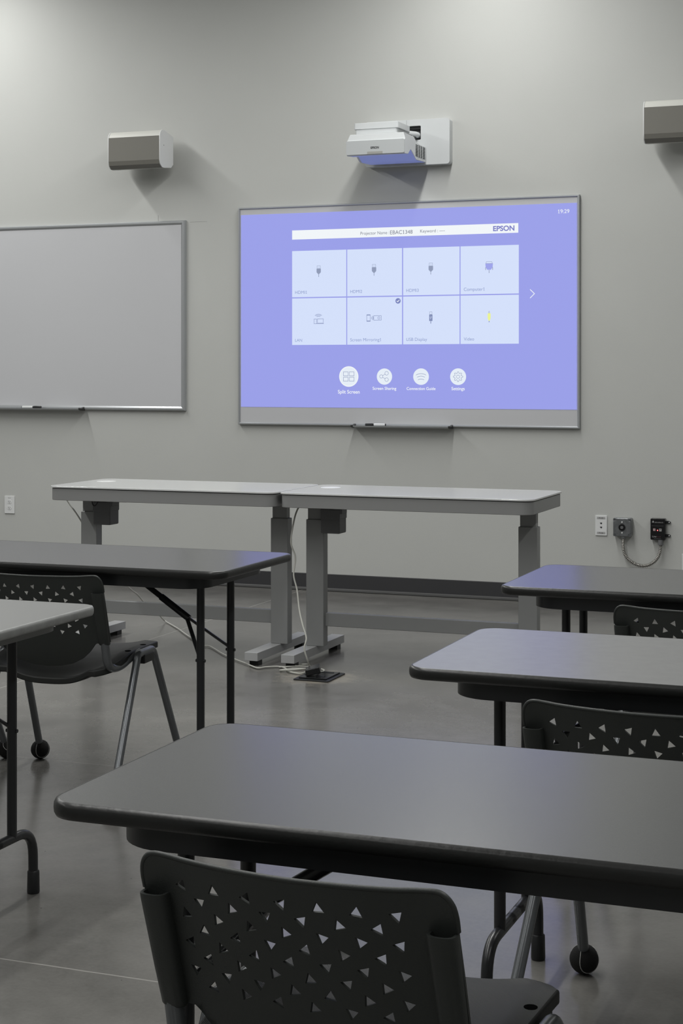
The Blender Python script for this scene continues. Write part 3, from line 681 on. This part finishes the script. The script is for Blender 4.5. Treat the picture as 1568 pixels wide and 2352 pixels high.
# ------------------------------------------------------------------ chair
def make_chair():
    t = thing('classroom_chair', (0, 0, 0), '', 'chair', 'black perforated-back classroom chairs')
    lean = .33
    def backpt(x, z, off=0.):
        # panel surface; leans backwards with height, slightly hollow to the sitter
        y = -.156 - (z-.494)*lean - .002 - (.021*(1-(x/.186)**2)**1.25 if abs(x) < .186 else 0) - (0 if abs(x) < .186 else 0)
        if z < .49: y += (.49-z)**2*1.6
        return Vector((x, y-off, z))
    # outline in (x,z)
    half = [(.0, .7055), (.08, .7060), (.14, .7070), (.172, .709), (.196, .710), (.209, .7045), (.217, .692), (.219, .675), (.2195, .60), (.219, .50), (.200, .494), (.172, .493), (.165, .487), (.148, .466), (.122, .443), (.088, .425), (.045, .415), (0, .412)]
    outl = half + [(-x, z) for x, z in half[-2:0:-1]]
    outl = [Vector(p) for p in outl][::-1]
    # densify
    O = []
    for i, a in enumerate(outl):
        b = outl[(i+1) % len(outl)]; k = max(1, int((b-a).length/.025))
        for j in range(k): O.append(a + (b-a)*j/k)
    holes = []; rnd = random.Random(11)
    for row in range(8):
        zz = .672-.0205*row
        for c_ in range(7):
            xx = (.143 if row % 2 == 0 else .118)-.0503*c_
            if xx < -.164: continue
            a0 = rnd.uniform(0, 2*PI); r = .0098
            holes.append([Vector((xx + r*math.cos(a0-2*PI*k/3), zz + r*math.sin(a0-2*PI*k/3))) for k in range(3)])
    pts = list(O); edges = [(i, (i+1) % len(O)) for i in range(len(O))]
    for h in holes:
        k = len(pts); pts += h; edges += [(k, k+1), (k+1, k+2), (k+2, k)]
    def inside(p, poly):
        c = False; n = len(poly)
        for i in range(n):
            a, b = poly[i], poly[(i+1) % n]
            if (a.y > p.y) != (b.y > p.y) and p.x < (b.x-a.x)*(p.y-a.y)/(b.y-a.y)+a.x: c = not c
        return c
    gx = -.2
    while gx <= .2:
        gz = .42
        while gz < .70:
            p = Vector((gx+.0007, gz+.0003))
            if inside(p, O) and not any((p-(h[0]+h[1]+h[2])/3).length < .011 for h in holes): pts.append(p)
            gz += .02
        gx += .02
    vs, es, fs, *_ = delaunay_2d_cdt(pts, edges, [], 0, 1e-7)
    F = []
    for f in fs:
        c = sum((vs[i] for i in f), Vector((0, 0)))/len(f)
        if not inside(c, O): continue
        if any((c-(h[0]+h[1]+h[2])/3).length < .009 and inside(c, h) for h in holes): continue
        F.append(f)
    bm = bmesh.new(); TH = .0055
    a = [bm.verts.new(backpt(v.x, v.y)) for v in vs]; b = [bm.verts.new(backpt(v.x, v.y, TH)) for v in vs]
    used = set(); cnt = set()
    for f in F:
        bm.faces.new([a[i] for i in f]); bm.faces.new([b[i] for i in reversed(f)])
        for i, j in zip(f, f[1:]+f[:1]): cnt.add((i, j))
    for (i, j) in cnt:
        if (j, i) not in cnt: bm.faces.new((a[j], a[i], b[i], b[j]))
    loose = [v for v in bm.verts if not v.link_faces]; bmesh.ops.delete(bm, geom=loose, context='VERTS')
    bk = build('backrest', bm, 'chair', t, smooth=45)
    # rolled rim along the top edge
    rim = [backpt(x, z, .003) for x, z in [(.219, .66), (.219, .678), (.216, .694), (.208, .7055), (.196, .7105), (.172, .7095), (.14, .7075), (.08, .7065), (0, .706)]]
    rim = rim + [Vector((-p.x, p.y, p.z)) for p in rim[-2::-1]]
    build('top_rim', Tb(smooth_path(rim, 4), .0035, 8), 'chair', bk, smooth=60)
    for s in (-1, 1):
        # sleeve that takes the frame tube: flattened tube on the rear face, open at the top
        bm = bmesh.new(); n = 20; rings = []
        for z, rx, ry in ((.490, .0150, .012), (.494, .0175, .0145), (.55, .0185, .0165), (.62, .0192, .0175), (.650, .0195, .018), (.657, .0192, .0172), (.657, .0150, .0125), (.642, .0145, .012)):
            cy = -.156-(z-.494)*lean - .012
            ring = [bm.verts.new((s*.2005+rx*math.copysign(abs(math.cos(2*PI*k/n))**.75, math.cos(2*PI*k/n)), cy+ry*math.copysign(abs(math.sin(2*PI*k/n))**.75, math.sin(2*PI*k/n)), z)) for k in range(n)]
            rings.append(ring)
        for p, q in zip(rings, rings[1:]):
            for k in range(n): bm.faces.new((p[k], p[(k+1) % n], q[(k+1) % n], q[k]))
        bm.faces.new(rings[0][::-1]); bm.faces.new(rings[-1])
        build('tube_sleeve', bm, 'chair', bk, smooth=50)
        pts_ = fillet([(s*.2025, -.171, .500), (s*.2035, -.150, .412), (s*.205, -.060, .404), (s*.214, .0, .425), (s*.222, .06, .432)], .05, 8)
        build('back_tube', Tb(pts_, .0130, 14), 'tube', t, smooth=50)
        # legs with a horizontal rail between
        rail = fillet([(s*.2375, -.010, .405), (s*.236, .004, .4335), (s*.236, .124, .4335), (s*.2375, .140, .405)], .018, 6)
        sr = build('side_rail', Tb(rail, .0125, 14), 'tube', t, smooth=50)
        build('rail_clip', B(s*.236-.014 if s < 0 else .222, s*.236+.014 if s > 0 else -.222, .030, .105, .400, .430), 'black', sr, bevel=.004)
        for (y0, yb, xb) in ((-.010, -.237, .258), (.140, .314, .261)):
            build('leg', Tb([(s*.2375, y0, .405), (s*xb, yb, .035)], .0122, 14), 'tube', t, smooth=50)
            bl = build('tennis_ball', sphere(bmesh.new(), (0, 0, 0), .0325), 'felt', t, smooth=60, loc=(s*xb, yb, .0325))
            sm = []
            for k in range(49):
                a_ = 2*PI*k/48; A_, B_ = .75, .25
                p = Vector((A_*math.cos(a_)+B_*math.cos(3*a_), A_*math.sin(a_)-B_*math.sin(3*a_), 2*math.sqrt(A_*B_)*math.sin(2*a_)))
                p.rotate(Matrix.Rotation(.7+s, 3, 'X')); sm.append(p*.0325)
            build('ball_seam', tube(bmesh.new(), sm, .0010, 6), 'seam', bl)
    # seat shell
    nx, ny = 28, 26; y0, y1 = -.150, .261
    bm = bmesh.new(); TOP = []; BOT = []
    def seat_pt(u, v):
        # superellipse-ish outline with rounded front corners
        y = y0 + (y1-y0)*v
        hw = .2185 if v > .25 else .2185 - .02*((.25-v)/.25)**2
        if v > .88: hw -= .2185*.22*((v-.88)/.12)**2.6*0.9
        if v < .10: hw -= .035*((.10-v)/.10)**2
        x = hw*u
        yy = y - .012*(u*u)*(1 if v < .2 else 0)*((.2-v)/.2 if v < .2 else 0) + (-.012*(u**4) if v > .9 else 0)
        zs = .4435 - (.036*((.40-v)/.40)**1.5 if v < .40 else 0) - (.006*((v-.82)/.18)**2 if v > .82 else 0)
        dip = (.032 if v < .35 else .032 - .016*(v-.35)/.65)
        t_ = max(0., 1-(abs(u)/.84)**2.8)
        z = zs - dip*t_
        return Vector((x, yy, z))
    for j in range(ny+1):
        r1 = []; r2 = []
        for i in range(nx+1):
            u = -1+2*i/nx; p = seat_pt(u, j/ny); r1.append(bm.verts.new(p))
            e = max(abs(u), 0); edge = 1 if (abs(u) > .88 or j >= ny-2 or j <= 1) else 0
            r2.append(bm.verts.new(p-Vector((0, 0, .021 if edge else .006))))
        TOP.append(r1); BOT.append(r2)
    for j in range(ny):
        for i in range(nx):
            bm.faces.new((TOP[j][i], TOP[j][i+1], TOP[j+1][i+1], TOP[j+1][i])); bm.faces.new((BOT[j][i], BOT[j+1][i], BOT[j+1][i+1], BOT[j][i+1]))
    for j in range(ny):
        bm.faces.new((TOP[j][0], TOP[j+1][0], BOT[j+1][0], BOT[j][0])); bm.faces.new((TOP[j][nx], BOT[j][nx], BOT[j+1][nx], TOP[j+1][nx]))
    for i in range(nx):
        bm.faces.new((TOP[0][i], BOT[0][i], BOT[0][i+1], TOP[0][i+1])); bm.faces.new((TOP[ny][i], TOP[ny][i+1], BOT[ny][i+1], BOT[ny][i]))
    st = build('seat', bm, 'seat', t, smooth=50, bevel=.004)
    for s in (-1, 1):
        for y in (.011, .132):
            build('bolt_recess', prism(bmesh.new(), circ(s*.200, y, .0100, 18), XY, .4425, .4440), 'hole', st)
        build('underseat_rail', B(s*.2-.012, s*.2+.012, -.06, .20, .408, .428), 'black', st, bevel=.003)
    return t
ch = make_chair()
spots = [(-.796, 2.14, -.051, 'nearest black chair with triangle-pierced back, at the bottom of the view'),
         (-2.736, 4.643, .083, 'black chair at the left, whole seat and grey legs in view'),
         (-.581, 3.28, -.07, 'black chair at the right between the two nearest right-hand tables'),
         (-.692, 4.608, -.01, 'farthest right black chair, only its top edge showing behind a table'),
         (-3.391, 4.58, .02, 'chair mostly beyond the left edge, one ball-tipped leg showing')]
for i, (x, y, a, lb) in enumerate(spots):
    c = ch if i == 0 else copy_tree(ch)
    c.location = (x, y, 0); c.rotation_euler = (0, 0, a); c['label'] = lb; c['category'] = 'chair'; c['group'] = 'black perforated-back classroom chairs'

# ------------------------------------------------------------------ camera, world, view
cam = bpy.data.cameras.new('camera'); co = bpy.data.objects.new('camera', cam); COL.objects.link(co)
cam.sensor_fit = 'HORIZONTAL'; cam.sensor_width = 36; cam.lens = 3790/1568*36
cam.shift_y = -(1176-850)/1568
yaw = math.atan((2250-784)/3790)
co.location = (0, 0, 1.34); co.rotation_euler = (PI/2, 0, yaw)
cam.clip_start = .05; cam.clip_end = 60
S.camera = co
w = bpy.data.worlds.new('room_air'); S.world = w; w.use_nodes = True
w.node_tree.nodes['Background'].inputs[0].default_value = (.6, .62, .65, 1); w.node_tree.nodes['Background'].inputs[1].default_value = .05
S.view_settings.view_transform = 'Standard'; S.view_settings.look = 'None'; S.view_settings.gamma = 1; S.view_settings.use_curve_mapping = False
S.view_settings.exposure = 0
